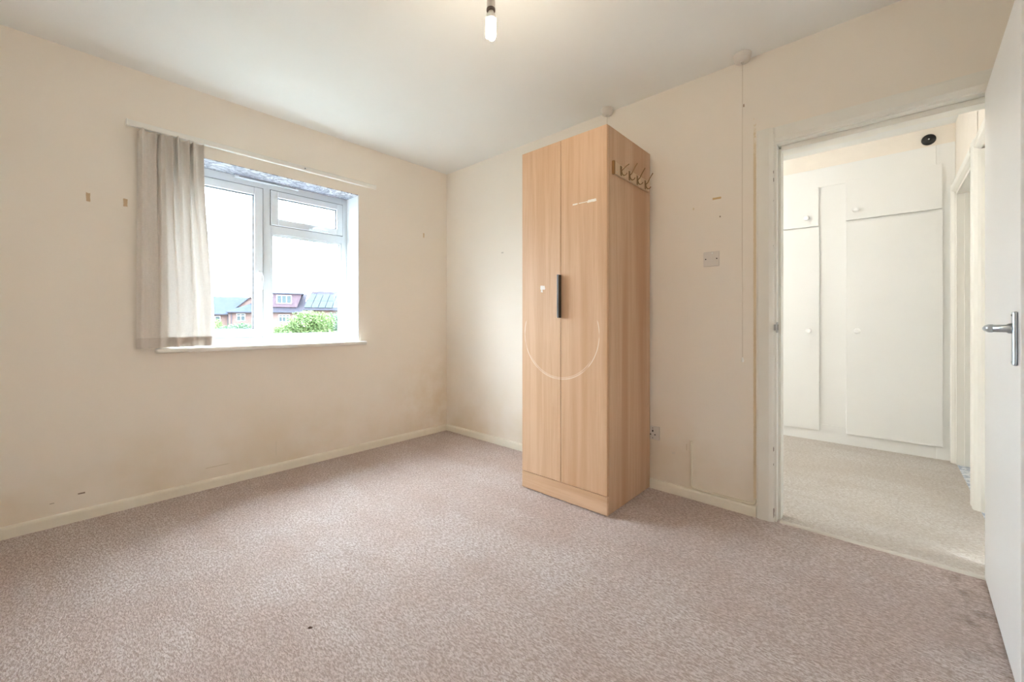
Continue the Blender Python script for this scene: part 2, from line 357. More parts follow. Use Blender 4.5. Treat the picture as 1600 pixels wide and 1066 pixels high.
# trickle vent, reveal linings, soffit and sill belong to the window
v = MB().box(-1.725, -1.305, .172, .20, 2.068, 2.088, .004).build('trickle_vent', M['upvc'], w1)
MB().box(-1.70, -1.33, .170, .1725, 2.076, 2.0815).build('vent_slot', M['gasket'], v)
MB().box(-1.71, -1.32, .178, .199, 2.0885, 2.0918).build('vent_gap', M['gasket'], v)
MB().box(RX1 - .008, RX1, .0, .20, RZ0, RZ1, .002).box(RX0, RX0 + .008, .0, .20, RZ0, RZ1, .002).build('reveal', painted('white_reveal_paint', (.87, .90, .92), .5, .3, .02), w1)
MB().box(RX0 + .008, RX1 - .008, .001, .199, RZ1 - .004, RZ1).build('soffit', M['marble'], w1)
o = MB().box(-2.172, -.862, -.062, .0, .872, .900, .011, 4).box(RX0, RX1, -.012, .20, .872, .9005, .001).build('sill', M['gloss'], w1)
w2 = thing('window_added', 'small white framed window added out of sight to light the hall', None, (.7, .2, 1.25), kind='structure')  # added unseen window, lets sky light into the hall
MB().box(.45, .51, .18, .25, 1.25, 2.05).box(.89, .95, .18, .25, 1.25, 2.05).box(.51, .89, .18, .25, 1.25, 1.31).box(.51, .89, .18, .25, 1.99, 2.05).build('frame', M['upvc'], w2)
MB().box(.51, .89, .21, .22, 1.31, 1.99).build('pane', M['glass'], w2)

# ------------------------------------------------------------------ doorway: lining, architraves, threshold, latch plate
t1 = thing('trim_1', 'white painted door frame and architrave with chipped edges', None, (0, -3.13, 0), kind='structure')
G = M['gloss']
def chipped():
    t = NT('chipped_white_gloss', .35, .4); v = t.obj(); X, Y, Z = t.sep(v)
    n = t.noise(t.map(v, (1, 1, .5)), 26, 4, .65)
    base = t.mix(t.noise(v, 5, 3), (.78, .76, .70), (.85, .84, .79))
    edge = t.math('MULTIPLY', t.ramp(t.math('ABSOLUTE', t.math('SUBTRACT', Y, .3875)), .006, .002), t.ramp(n, .6, .66))
    t.col(t.mix(edge, base, (.16, .11, .08))); t.bump(n, .06, .002); return t.m
GC = chipped()
archi = [(0, 0), (-.018, .004), (-.020, .012), (-.020, .060), (-.014, .074), (-.010, .080), (0, .082)]
MB().prism([(x, -2.660 - y) for x, y in archi], 'z', 0, 2.082).build('architrave', GC, t1)
MB().prism([(x, -3.605 + y) for x, y in archi], 'z', 0, 2.082).build('architrave', G, t1)
MB().prism([(x, 2.082 - y) for x, y in archi], 'y', -3.522, -2.743).build('head_architrave', G, t1)
MB().box(0, TH, -2.752, -2.730, 0, 1.995, .001).box(.045, TH, -2.764, -2.752, 0, 1.98, .002).build('door_jamb', GC, t1)
MB().box(0, TH, -3.535, -3.515, 0, 1.995, .001).box(.045, TH, -3.515, -3.503, 0, 1.98, .002).build('door_jamb', G, t1)
MB().box(0, TH, -3.535, -2.730, 1.995, 2.012, .001).box(.045, TH, -3.503, -2.764, 1.968, 1.995, .002).build('door_head', G, t1)
lp = MB().box(-.006, .030, -2.7545, -2.7515, 1.0, 1.055, .001).box(-.021, -.004, -2.7535, -2.742, 1.012, 1.043, .001).build('strike_plate', M['steel'], t1)
MB().box(.006, .022, -2.7555, -2.754, 1.012, 1.043).build('latch_hole', M['black'], lp)
MB().box(TH, TH + .018, -2.752, -2.672, 0, 2.07).box(TH, TH + .018, -3.568, -3.515, 0, 2.07).box(TH, TH + .018, -3.515, -2.752, 1.995, 2.07).build('hall_architrave', G, t1)
struct('trim_2', MB().prism([(.004, 0), (.012, .006), (.028, .007), (.036, 0)], 'y', -3.503, -2.764), plain('worn_threshold', (.66, .62, .56), .4, .4), 'thin pale threshold strip between the two carpets')

# ------------------------------------------------------------------ open bedroom door
d1 = thing('door_1', 'flat white painted door standing open with grey metal lever handle', None, (-.003, -3.475, 0), R(178.0), kind='structure')
MB().box(0, .756, 0, .04, .012, 1.992, .002).build('door_leaf', M['door'], d1, True)
hd = MB().box(.694, .726, -.010, 0, .932, 1.086, .0045, 3).build('handle_plate', M['chrome'], d1, True)
lv = MB().lathe([(.0145, -.008), (.0145, -.016), (.011, -.020), (.0105, -.046)], (.710, 0, 1.038), 'y', 20)
lv.tube([(.716, -.046, 1.038), (.703, -.05, 1.038), (.678, -.052, 1.0375), (.638, -.0515, 1.0365), (.610, -.048, 1.036), (.600, -.045, 1.036)], [.0105, .0125, .0105, .0085, .0075, .005], 12)
lv.build('lever', M['chrome'], hd, True)
for z in (.942, 1.076): MB().lathe([(.0035, -.0098), (.0035, -.0112), (.0015, -.0118)], (.710, 0, z), 'y', 10).build('screw', M['steel'], hd, True)
MB().box(.7555, .757, .012, .028, .95, 1.10).build('latch_faceplate', M['steel'], d1, True)
for z in (.25, 1.75): MB().lathe([(.006, z - .045), (.006, z + .045)], (-.004, .044, 0), 'z', 10).build('hinge', M['steel'], d1, True)

# ------------------------------------------------------------------ wardrobe
wd = thing('wardrobe', 'tall narrow two-door oak-effect wardrobe with a faint white scratched ring', 'wardrobe', (-.278, -1.7625, 0))
WX0, WX1, WY0, WY1, WZ = -.556, -.012, -2.066, -1.459, 2.126
MB().box(WX0 + .019, WX1, WY0, WY0 + .018, .006, WZ, .0008).build('side_panel', M['oak_shaded'], wd)
MB().box(WX0 + .019, WX1, WY1 - .018, WY1, .006, WZ, .0008).build('side_panel', M['oak_shaded'], wd)
MB().box(WX0 + .019, WX1, WY0 + .018, WY1 - .018, WZ - .02, WZ - .002).build('top_panel', M['oak_shaded'], wd)
MB().box(WX1 - .006, WX1 - .001, WY0 + .018, WY1 - .018, .01, WZ - .02).build('back_panel', M['oak_shaded'], wd)
MB().box(WX0 + .03, WX1 - .006, WY0 + .018, WY1 - .018, .1, .118).build('bottom_panel', M['oak_shaded'], wd)
MB().box(WX0 + .0005, WX0 + .018, WY0 + .0005, WY1 - .0005, .006, .108, .001).build('plinth', M['oak_plinth'], wd)
for x in (WX0 + .05, WX1 - .05):
    for y in (WY0 + .04, WY1 - .04): MB().lathe([(.015, 0), (.015, .007)], (x, y, 0), 'z', 10).build('foot', M['black'], wd)
YS = -1.7595
da = MB().box(WX0, WX0 + .018, YS + .002, WY1 - .001, .1115, WZ, .0012).build('door', M['oak_front'], wd)
db = MB().box(WX0, WX0 + .018, WY0 + .001, YS - .002, .1115, WZ, .0012).build('door', M['oak_front'], wd)
# black edge-pull handle with a bright front lip, on the wider door's meeting edge
hn = MB().box(WX0 - .030, WX0 + .001, YS - .0045, YS - .0022, 1.080, 1.333, .0006).build('handle', plain('gloss_black_metal', (.015, .016, .02), .12, .8), db)
MB().box(WX0 - .033, WX0 - .0295, YS - .0085, YS + .004, 1.080, 1.333, .001).build('handle_lip', plain('bright_metal_lip', (.3, .34, .4), .2, .5, 1), db)

# coat hooks on the wardrobe's side
rk = thing('hook_rack', 'pale wooden coat rack with four brass double hooks on the wardrobe side', 'coat rack', (-.27, WY0, 1.90))
MB().box(-.492, -.050, WY0 - .013, WY0 - .0002, 1.873, 1.938, .003).build('backboard', M['rack_wood'], rk)
eb = MB().box(-.506, -.4925, WY0 - .014, WY0 - .0002, 1.868, 1.942, .002).build('end_block', M['dark_wood'], rk)
for x in (-.474, -.066): MB().lathe([(.0045, WY0 - .013), (.0045, WY0 - .0145), (.002, WY0 - .0158)], (x, 0, 1.884), 'y', 10).build('screw', plain('bright_screw', (.75, .7, .6), .3, .5, 1), rk)
for k, x in enumerate((-.425, -.325, -.222, -.112)):
    y = WY0 - .013
    hk = MB().box(x - .008, x + .008, y - .003, y, 1.876, 1.93, .001)
    up = .045 if k else .012
    hk.tube([(x, y - .004, 1.905), (x, y - .016, 1.912), (x + .002, y - .03, 1.918 + up * .45), (x + .003, y - .048, 1.92 + up)], [.003, .0028, .0026, .0032], 8)
    hk.tube([(x, y - .003, 1.905), (x, y - .008, 1.885), (x, y - .018, 1.874), (x, y - .03, 1.876), (x, y - .036, 1.884)], [.003, .003, .0028, .0026, .0032], 8)
    hk.build('hook', M['brass'], rk)

# ------------------------------------------------------------------ curtain rail and curtain
rl = thing('curtain_rail', 'white plastic curtain track fixed above the window', 'curtain rail', (-1.54, 0, 2.17))
MB().prism([(-.030, 2.158), (-.050, 2.158), (-.052, 2.162), (-.052, 2.186), (-.049, 2.190), (-.031, 2.190), (-.028, 2.186), (-.028, 2.162)], 'x', -2.290, -.788).build('track', M['plastic'], rl)
for x in (-2.296, -.788): MB().box(x, x + .008, -.054, -.026, 2.156, 2.192, .003).build('end_cap', M['plastic'], rl)
for x in (-2.2, -1.75, -1.3, -.85): MB().box(x - .012, x + .012, -.029, 0, 2.164, 2.194, .003).build('bracket', M['plastic'], rl)
MB().lathe([(.005, -.0522), (.005, -.0535), (.002, -.0545)], (-1.345, 0, 2.174), 'y', 10).build('screw', M['gasket'], rl)

cu = thing('curtain', 'short oatmeal linen curtain drawn to one side of the window', 'curtain', (-2.07, -.04, .9))
NU, NV = 220, 60; ZT, ZBt = 2.150, .9085
PLEATS = [.07, .20, .315, .43, .56, .68, .80, .93]         # pinch pleats across the heading
def cloth_pt(u, v):
    """u across, v 0 at the heading .. 1 at the hem"""
    xt = -2.250 + .315 * (u ** .95); xb = -2.252 + .376 * u
    s = v * v * (3 - 2 * v); x = xt * (1 - s) + xb * s
    y = 0
    for i, p in enumerate(PLEATS):
        c = p + .03 * v * math.sin(i * 2.3); wdt = .024 + .030 * v; d = (u - c) / wdt
        a = (.046, .034, .056, .050, .060, .048, .056, .044)[i] * ((1 - .45 * v) if i % 3 != 1 else (1 - .9 * min(1, v * 1.3)))
        y -= a * math.exp(-d * d)
        x += .012 * (1 - .5 * v) * math.exp(-d * d) * (1 if i % 2 else -.5)
    y += (.013 * math.sin(u * 17 + .6 + .9 * v) + .008 * math.sin(u * 29 + 2 + 1.7 * v)) * min(1, .15 + 1.1 * v)
    y += -.006 * math.sin(3.1 * v + 5 * u) * v
    y0 = -.030
    # the last fold at the window side turns back on itself
    if u > .88: y += .045 * ((u - .88) / .12) ** 1.4 * v; x -= .010 * ((u - .88) / .12) * (1 - v)
    y = y0 + y
    lim = -.006 if x < RX0 + .012 else .10
    return x, max(min(lim, y), -.125)
def cloth_mesh(v0, v1, nv, off):
    m = MB(); V = []; F = []
    for j in range(nv + 1):
        v = v0 + (v1 - v0) * j / nv
        for i in range(NU + 1):
            u = i / NU; x, y = cloth_pt(u, v)
            zt = ZT - .006 * math.cos(u * 40); z = zt + (ZBt - zt) * v + (-.006 * (1 - u) * v * v)
            V.append((x, y + off, z))
    for j in range(nv):
        for i in range(NU):
            a = j * (NU + 1) + i; F.append((a, a + 1, a + NU + 2, a + NU + 1))
    return m.poly(V, F, True)
panel = cloth_mesh(0, 1, NV, 0).build('panel', M['curtain'], cu)
hem = cloth_mesh(.952, .999, 3, -.0015).build('hem', M['curtain_hem'], cu)
hd_ = cloth_mesh(.002, .045, 3, .002).build('heading_tape', M['curtain_hem'], cu)
for p in PLEATS:
    x, y = cloth_pt(p, 0); MB().tube([(x, y + .004, 2.13), (x, y + .006, 2.150), (x, -.040, 2.154), (x, -.040, 2.157)], .0014, 6).build('curtain_hook', M['plastic'], cu)

# ------------------------------------------------------------------ pendant lamp
def pendant(name, label, x, y, ztop, zh, mat):
    L = thing(name, label, 'lamp', (x, y, ztop))
    MB().lathe([(.045, ztop - .0005), (.045, ztop - .012), (.036, ztop - .026), (.010, ztop - .032)], (x, y, 0)).build('ceiling_rose', M['plastic'], L)
    MB().tube([(x, y, ztop - .03), (x, y, zh + .03)], .0032).build('flex', M['plastic'], L)
    MB().lathe([(.005, zh + .034), (.012, zh + .03), (.0145, zh + .022), (.0165, zh + .0205), (.0165, zh - .004), (.0165, zh - .008)], (x, y, 0)).build('lampholder', M['plate'], L)
    MB().lathe([(.0168, zh - .0075), (.0172, zh - .010), (.0172, zh - .016), (.0150, zh - .018)], (x, y, 0)).build('collar', M['grey_plastic'], L)
    zb = zh - .017
    b = MB().lathe([(.011, zb), (.011, zb - .006), (.0135, zb - .008), (.0185, zb - .018), (.0205, zb - .030), (.0200, zb - .034)], (x, y, 0)).build('bulb_base', M['plastic'], L)
    t0 = zb - .033; rt = .0062
    for k in range(3):
        a = 2 * math.pi * k / 3 + .4; c, s = math.cos(a), math.sin(a); off = .0125; hw = .0075; ln = .068
        pts = [(-hw, 0), (-hw, -ln + hw)] + [(-hw * math.cos(q * math.pi / 6), -ln + hw - hw * math.sin(q * math.pi / 6)) for q in range(1, 6)] + [(hw, -ln + hw), (hw, 0)]
        MB().tube([(x + off * c - u * s, y + off * s + u * c, t0 + w) for u, w in pts], rt, 8).build('bulb_tube', mat, L)
    return L
pendant('pendant_lamp', 'bare lit energy-saving bulb in a white lampholder hanging from the ceiling', -1.408, -2.035, H, 2.287, M['tube'])
pendant('pendant_lamp', 'bare lit bulb added out of sight to light the hall', .62, -1.55, HH, 2.36, M['hall_fill_tube'])  # unseen bulb added to brighten the hall

# ------------------------------------------------------------------ ceiling pull switches
def pull(label, x, y, r, zc, end, slot):
    p = thing('pull_switch', label, 'pull switch', (x, y, H), group='ceiling pull switches')
    MB().lathe([(r * 1.05, H), (r * 1.05, H - .006), (r, H - .009), (r * .97, H - .026), (r * .85, H - .036), (r * .5, H - .041), (.004, H - .042)], (x, y, 0), n=32).build('body', M['plate'], p)
    MB().lathe([(.007, H - .041), (.006, H - .048), (.003, H - .052)], (x + slot, y, 0), n=12).build('cord_guide', M['grey_plastic'] if slot else M['plate'], p)
    MB().tube([(x + slot, y, H - .05), (x + slot, y + .0015, (H + zc) / 2), (x + slot, y, zc)], .0010, 6).build('cord', plain('aged_cord', (.60, .53, .44), .7, .2), p)
    if end: MB().lathe([(.002, zc + .004), (.004, zc), (.0075, zc - .016), (.006, zc - .022), (.002, zc - .024)], (x + slot, y, 0), n=12).build('toggle', M['plastic'], p)
pull('round ceiling pull switch with a long cord hanging beside the doorway', -.062, -2.605, .042, .862, True, 0)
pull('round ceiling pull switch above the top of the wardrobe', -.048, -1.782, .038, 2.128, False, 0)

# ------------------------------------------------------------------ wall plates
def plate(name, label, cat, y, z):
    p = thing(name, label, cat, (0, y, z))
    MB().box(-.009, 0, y - .043, y + .043, z - .043, z + .043, .0035, 3).build('face_plate', M['plate'], p); return p
sp = plate('connection_plate', 'square white plastic connection plate with two dark screws, beside the pull cord', 'wall plate', -2.431, 1.421)
for dy in (-.030, .030): MB().lathe([(.0035, -.0088), (.0035, -.0098), (.001, -.0102)], (0, -2.431 + dy, 1.421), 'x', 10).build('screw', M['black'], sp)
MB().prism([(-2.437, 1.432), (-2.425, 1.432), (-2.4275, 1.412), (-2.4345, 1.412)], 'x', -.0105, -.0088, .0004).build('flex_outlet', M['plate'], sp)
MB().lathe([(.0045, -.0088), (.0045, -.0102), (.002, -.0108)], (0, -2.431 - .006, 1.453), 'x', 12).build('neon', plain('white_neon', (.95, .95, .92), .2, .5), sp)
so = plate('power_socket', 'single white three-pin wall socket low beside the wardrobe', 'socket', -2.083, .351)
for dy, dz, hy, hz in ((0, .013, .004, .0065), (-.0145, -.010, .0045, .003), (.0145, -.010, .0045, .003)):
    MB().box(-.0096, -.0088, -2.083 + dy - hy, -2.083 + dy + hy, .351 + dz - hz, .351 + dz + hz).build('pin_hole', M['black'], so)
for dz in (-.031, .031): MB().lathe([(.003, -.0088), (.003, -.0098), (.001, -.0101)], (0, -2.083, .351 + dz), 'x', 10).build('screw', M['grey_plastic'], so)

cb = MB()
def arc(c, r, a0, a1, n=5): return [(c[0] + r * math.cos(R(a0 + (a1 - a0) * i / n)), c[1] + r * math.sin(R(a0 + (a1 - a0) * i / n))) for i in range(n + 1)]
path = [(-2.3195, .345), (-2.321, .25), (-2.3195, .11)] + arc((-2.3395, .088), .02, 0, -90) + [(-2.42, .0655), (-2.5, .0645), (-2.58, .0655), (-2.632, .0655)] + arc((-2.637, .0815), .016, -90, -180) + [(-2.653, .095)]
cb.tube([(-.0075, y, z) for y, z in path], .007, 8)
tag(cb.build('cable', M['cable']), 'thin cream painted cable running along the skirting beside the door frame', 'cable')

# ------------------------------------------------------------------ hall: built-in cupboards, disc, hatch, other doorways
cp = thing('built_in_cupboard', 'white built-in hall cupboard with four flat doors and round knobs', 'cupboard', (HX1, -2.5, 0))
CUP = M['cupboard']; e = .0006
MB().box(HX1, HX1 + .02, -3.468 + e, -1.4, 0, .150 - e, .0008).build('plinth', CUP, cp)
MB().box(HX1, HX1 + .02, -3.468 + e, -1.4, 2.252 + e, 2.42, .0008).build('header', CUP, cp)
MB().box(HX1 - .001, HX1 + .02, -3.568, -3.468, 0, 2.42, .0008).build('stile', CUP, cp)
MB().box(HX1, HX1 + .02, -2.942, -2.722, .15 + e, 2.252 - e, .0008).build('stile', CUP, cp)
MB().box(HX1, HX1 + .02, -2.14, -1.4, .15 + e, 2.252 - e, .0008).build('stile', CUP, cp)
MB().box(HX1 + .004, HX1 + .02, -3.468, -2.942, 1.88, 1.94).box(HX1 + .004, HX1 + .02, -2.722, -2.14, 1.88, 1.94).build('rail', CUP, cp)
MB().box(HX1 + .0195, HX1 + .021, -3.468, -1.4, .15, 2.25).build('back_panel', CUP, cp)
for (y0, y1, z0, z1, ky, kz) in ((-2.740, -2.155, 1.911, 2.258, -2.655, 1.986), (-3.498, -2.926, 1.924, 2.266, -2.992, 2.002), (-2.745, -2.155, .094, 1.899, -2.672, .978), (-3.502, -2.931, .098, 1.902, -3.003, .98)):
    dr = MB().box(HX1 - .020, HX1 - .0015, y0, y1, z0, z1, .0015).build('door', CUP, cp)
    MB().lathe([(.011, HX1 - .0195), (.010, HX1 - .028), (.012, HX1 - .032), (.0205, HX1 - .038), (.0225, HX1 - .046), (.019, HX1 - .053), (.010, HX1 - .056)], (0, ky, kz), 'x', 24).build('knob', M['cupboard'], dr)
ds = thing('alarm_disc', 'round black disc with a white centre high on the hall wall', 'alarm', (HX1, -3.427, 2.472))
MB().lathe([(.041, HX1), (.041, HX1 - .010), (.036, HX1 - .018), (.012, HX1 - .020)], (0, -3.427, 2.472), 'x', 32).build('housing', M['black'], ds)
MB().lathe([(.0055, HX1 - .0195), (.0055, HX1 - .0215), (.003, HX1 - .0225)], (0, -3.427, 2.472), 'x', 14).build('centre', M['plastic'], ds)
hh = thing('loft_hatch', 'flat white loft hatch with a raised frame in the hall ceiling', 'loft hatch', (1.45, -2.75, HH))
m = MB(); a, b, c, d = 1.12, 1.78, -3.08, -2.2
for q in ((a - .05, a, c - .05, d + .05), (b, b + .05, c - .05, d + .05), (a, b, c - .05, c), (a, b, d, d + .05)): m.box(q[0], q[1], q[2], q[3], HH - .016, HH, .003)
m.build('frame', M['gloss'], hh); MB().box(a + .004, b - .004, c + .004, d - .004, HH - .006, HH).build('panel', M['ceiling'], hh)

def hall_frame(name, label, x0, x1, y, zt, sides=(1, 1)):
    t = thing(name, label, None, ((x0 + x1) / 2, y, 0), kind='structure')
    pf = [(0, 0), (.012, .004), (.026, .014), (.030, .024), (.030, .052), (.024, .064), (0, .066)]      # offset from the wall, distance from the opening
    if sides[0]: MB().prism([(x0 - q, y + p) for p, q in pf], 'z', 0, zt + .066).build('architrave', G, t)
    if sides[1]: MB().prism([(x1 + q, y + p) for p, q in pf], 'z', 0, zt + .066).build('architrave', G, t)
    MB().prism([(y + p, zt + q) for p, q in pf], 'x', x0, x1).build('head_architrave', G, t)
    return t
t3 = hall_frame('trim_3', 'white door frame of the far hall doorway by the cupboard', BX0, BX1, HY, 2.02)
MB().box(BX1 - .022, BX1, HY - .12, HY + .004, 0, 2.02, .001).box(BX1 - .034, BX1 - .022, HY - .075, HY - .035, 0, 2.005, .002).build('door_jamb', G, t3)
MB().box(BX0, BX0 + .022, HY - .12, HY + .004, 0, 2.02, .001).build('door_jamb', G, t3)
MB().box(BX0, BX1, HY - .12, HY + .004, 2.0, 2.02, .001).build('door_head', G, t3)
kp = MB().box(BX1 - .024, BX1 - .0215, HY - .118, HY - .082, .985, 1.085).build('strike_plate', M['plastic'], t3)
for z in (1.005, 1.045): MB().box(BX1 - .0255, BX1 - .0235, HY - .112, HY - .09, z, z + .026).build('latch_hole', M['black'], kp)
t4 = hall_frame('trim_4', 'white door frame of the nearer hall doorway', TH + .03, .90, HY, 2.02)
d2 = thing('door_2', 'closed white door in the nearer hall doorway', None, (.52, HY - .03, 0), kind='structure')
MB().box(TH + .03, .90, HY - .07, HY - .03, .008, 2.02, .002).build('door_leaf', M['door'], d2)
MB().box(.90, .95, HY - .119, HY + .001, 0, 2.02).build('door_jamb', G, d2)

# ------------------------------------------------------------------ outside: houses over the gardens, first floor view
GZ = -2.62
YR = YAW - R(90)
def out(px, D): return CAM.x + D * (.7396 + (px - 800) / FPX * .673), CAM.y + D * (.673 - (px - 800) / FPX * .7396)
def brick(name, a, b, mortar):
    t = NT(name, .85, .1); v = t.obj()
    n = t.add('ShaderNodeTexBrick', Vector=t.map(v, (1, 1, 1), rot=(R(90), 0, 0)), Color1=(*a, 1), Color2=(*b, 1), Mortar=(*mortar, 1), Scale=1.0, **{'Mortar Size': .012, 'Brick Width': .225, 'Row Height': .075})
    t.col(n.outputs[0]); return t.m
def tiles(name, a, b, n_scale=3):
    t = NT(name, .9, .03); v = t.obj(); X, Y, Z = t.sep(v)
    row = t.math('FRACT', t.math('MULTIPLY', Z, 5.5)); n = t.noise(v, n_scale, 4, .7)
    c = t.mix(t.ramp(n, .35, .65), a, b); t.col(t.mix(t.ramp(row, .16, .0, 0, .5), c, tuple(k * .5 for k in a))); return t.m
M['brick'] = brick('red_brick', (.068, .035, .031), (.086, .047, .041), (.085, .072, .066))
M['slate'] = tiles('grey_slate', (.0135, .017, .0245), (.019, .0225, .0305))
M['roof_tile'] = tiles('mauve_roof_tile', (.014, .0135, .0185), (.0195, .0185, .0235))
M['hung_tile'] = tiles('mauve_hung_tile', (.044, .031, .038), (.054, .039, .046))
M['fascia'] = plain('dark_gutter', (.018, .02, .03), .5, .2)
M['house_frame'] = plain('white_house_frame', (.15, .15, .155), .4, .4)
M['house_glass'] = plain('dark_house_glass', (.014, .022, .025), .3, .2)
M['solar'] = plain('solar_panel_glass', (.010, .0155, .018), .6, .05)
M['solar_frame'] = plain('solar_panel_edge', (.06, .08, .1), .4, .5)
def h_window(parent, cx, y, z0, z1, w, n, bar=None):
    """white framed house window, local coordinates, facing -y"""
    f = MB(); x0 = cx - w / 2; k = .09
    for q in ((x0, x0 + w, z0, z0 + k), (x0, x0 + w, z1 - k, z1)): f.box(q[0], q[1], y - .06, y + .02, q[2], q[3])
    for i in range(n + 1): xx = x0 + (w - k) * i / n; f.box(xx, xx + k, y - .058, y + .02, z0, z1)
    if bar: f.box(x0, x0 + w, y - .055, y + .02, z1 - bar - .05, z1 - bar + .05)
    fo = f.build('window', M['house_frame'], parent, True)
    for i in range(n):
        a = x0 + (w - k) * i / n + k; b = x0 + (w - k) * (i + 1) / n
        MB().box(a, b, y - .02, y, z0 + k, z1 - k).build('pane', M['house_glass'], fo, True)
def pz(py, D): return 1.057 + (503 - py) / FPX * D
def slope(mb, pts, th=.12):
    """roof slab from a quad / polygon given in local coordinates, thickened downwards"""
    n = len(pts); V = [tuple(p) for p in pts] + [(p[0], p[1], p[2] - th) for p in pts]
    F = [tuple(range(n)), tuple(range(2 * n - 1, n - 1, -1))] + [(i, i + n, (i + 1) % n + n, (i + 1) % n) for i in range(n)]
    return mb.poly(V, F)
# ground
def lawn():
    t = NT('garden_paving_and_grass', .9, .1); v = t.obj(); n = t.noise(v, .4, 5, .6); t.col(t.mix(n, (.055, .06, .052), (.085, .09, .08))); return t.m
gz = MB().box(-60, 140, .35, 190, GZ - .2, GZ); struct('ground', gz, lawn(), 'pale garden ground below the window')

class Plot:
    """a house plot whose front faces the viewpoint: local x across, y away, z up; reads positions off the view from the window"""
    def __init__(p, name, label, px, D, cat='house'):
        p.th = math.atan((800 - px) / FPX); p.D = D; p.R = D / math.cos(p.th); x, y = out(px, D)
        p.o = thing(name, label, cat, (x, y, GZ), YR + p.th)
    def x(p, px, y=0): return (p.R + y) * math.tan(p.th - math.atan((800 - px) / FPX))
    def z(p, py, y=0): return pz(py, p.D * (p.R + y) / p.R) - GZ
    def hull(p, name, pts, mat, parent=None):
        m = MB()
        for q in pts: m.b.verts.new(q)
        bmesh.ops.convex_hull(m.b, input=list(m.b.verts)); bmesh.ops.recalc_face_normals(m.b, faces=m.b.faces)
        return m.build(name, mat, parent or p.o, True)
    def gable(p, name, xe0, xe1, xr0, xr1, y0, y1, yr, ze, zr, mat, th=.1):
        """solid pitched roof: eaves rectangle and ridge"""
        return p.hull(name, [(x, y, z) for x, y in ((xe0, y0), (xe1, y0), (xe0, y1), (xe1, y1)) for z in (ze, ze - th)] + [(xr0, yr, zr), (xr1, yr, zr)], mat)
# --- slate-roofed house seen through the casement
p = Plot('brick_house', 'red brick house with slate roof and a brick gable, seen through the casement', 362, 52)
X, Z = p.x, p.z
MB().box(X(318), X(357), 0, 7, 0, Z(491)).build('wall', M['brick'], p.o, True)
MB().box(X(357), X(405), -1.2, 7, 0, Z(487)).build('wall', M['brick'], p.o, True)
p.gable('roof', X(314), X(372), X(318), X(393), -.35, 7.4, 3.5, Z(491), Z(464, 3.5), M['slate'])
p.hull('gable', [(x, y, z) for x, z in ((X(366), Z(484)), (X(405), Z(475)), (X(392), Z(463))) for y in (1.2, 3.4)], M['brick'])
g = MB(); slope(g, [(X(364), 1.0, Z(484)), (X(364), 3.4, Z(484)), (X(392), 3.4, Z(462)), (X(392), 1.0, Z(462))], .12); slope(g, [(X(392), 1.0, Z(462)), (X(392), 3.4, Z(462)), (X(406), 3.4, Z(474)), (X(406), 1.0, Z(474))], .12); g.build('verge', M['roof_tile'], p.o, True)
p.hull('lower_roof', [(X(353), -1.6, Z(487.6)), (X(405), -1.6, Z(487.6)), (X(353), -1.6, Z(488.2)), (X(405), -1.6, Z(488.2)), (X(405), 1.1, Z(472)), (X(393), 1.1, Z(473)), (X(366), 1.1, Z(483)), (X(357), 1.1, Z(487.6))], M['slate'])
MB().box(X(353), X(405), -1.7, -1.55, Z(488.8), Z(487.3)).build('gutter', M['fascia'], p.o, True)
MB().box(X(314), X(357), -.45, -.3, Z(492.2), Z(490.8)).build('gutter', M['fascia'], p.o, True)
for q, y in ((356, -.12), (361.5, -1.3)): MB().box(X(q) - .04, X(q) + .04, y - .06, y + .06, 0, Z(489)).build('downpipe', M['fascia'], p.o, True)
h_window(p.o, X(376), -1.2, Z(502), Z(490), X(383) - X(369), 2, .3)
h_window(p.o, X(340), 0, Z(503), Z(494), X(344) - X(335), 1)
# --- dormer house
p = Plot('dormer_house', 'brick house with a mauve tile-hung flat dormer, seen through the fixed pane', 442, 52)
X, Z = p.x, p.z
MB().box(X(414), X(472), 0, 7.6, 0, Z(487)).build('wall', M['brick'], p.o, True)
p.gable('roof', X(411), X(473), X(411), X(483), -.4, 8, 3.8, Z(487), Z(458.5, 3.8), M['roof_tile'])
dm = p.hull('dormer', [(x, y, z) for x, z in ((X(416), Z(480)), (X(464), Z(480)), (X(472), Z(459)), (X(416), Z(459))) for y in (.3, 3.6)], M['hung_tile'])
MB().box(X(414), X(475), .1, 3.8, Z(459), Z(457)).build('dormer_roof', M['fascia'], p.o, True)
MB().box(X(411), X(473), -.5, -.36, Z(488.6), Z(487)).build('gutter', M['fascia'], p.o, True)
h_window(p.o, X(444), .3, Z(474.5), Z(461), X(456) - X(432), 3)
h_window(p.o, X(444), 0, Z(503.5), Z(491.5), X(453) - X(435), 3, .3)
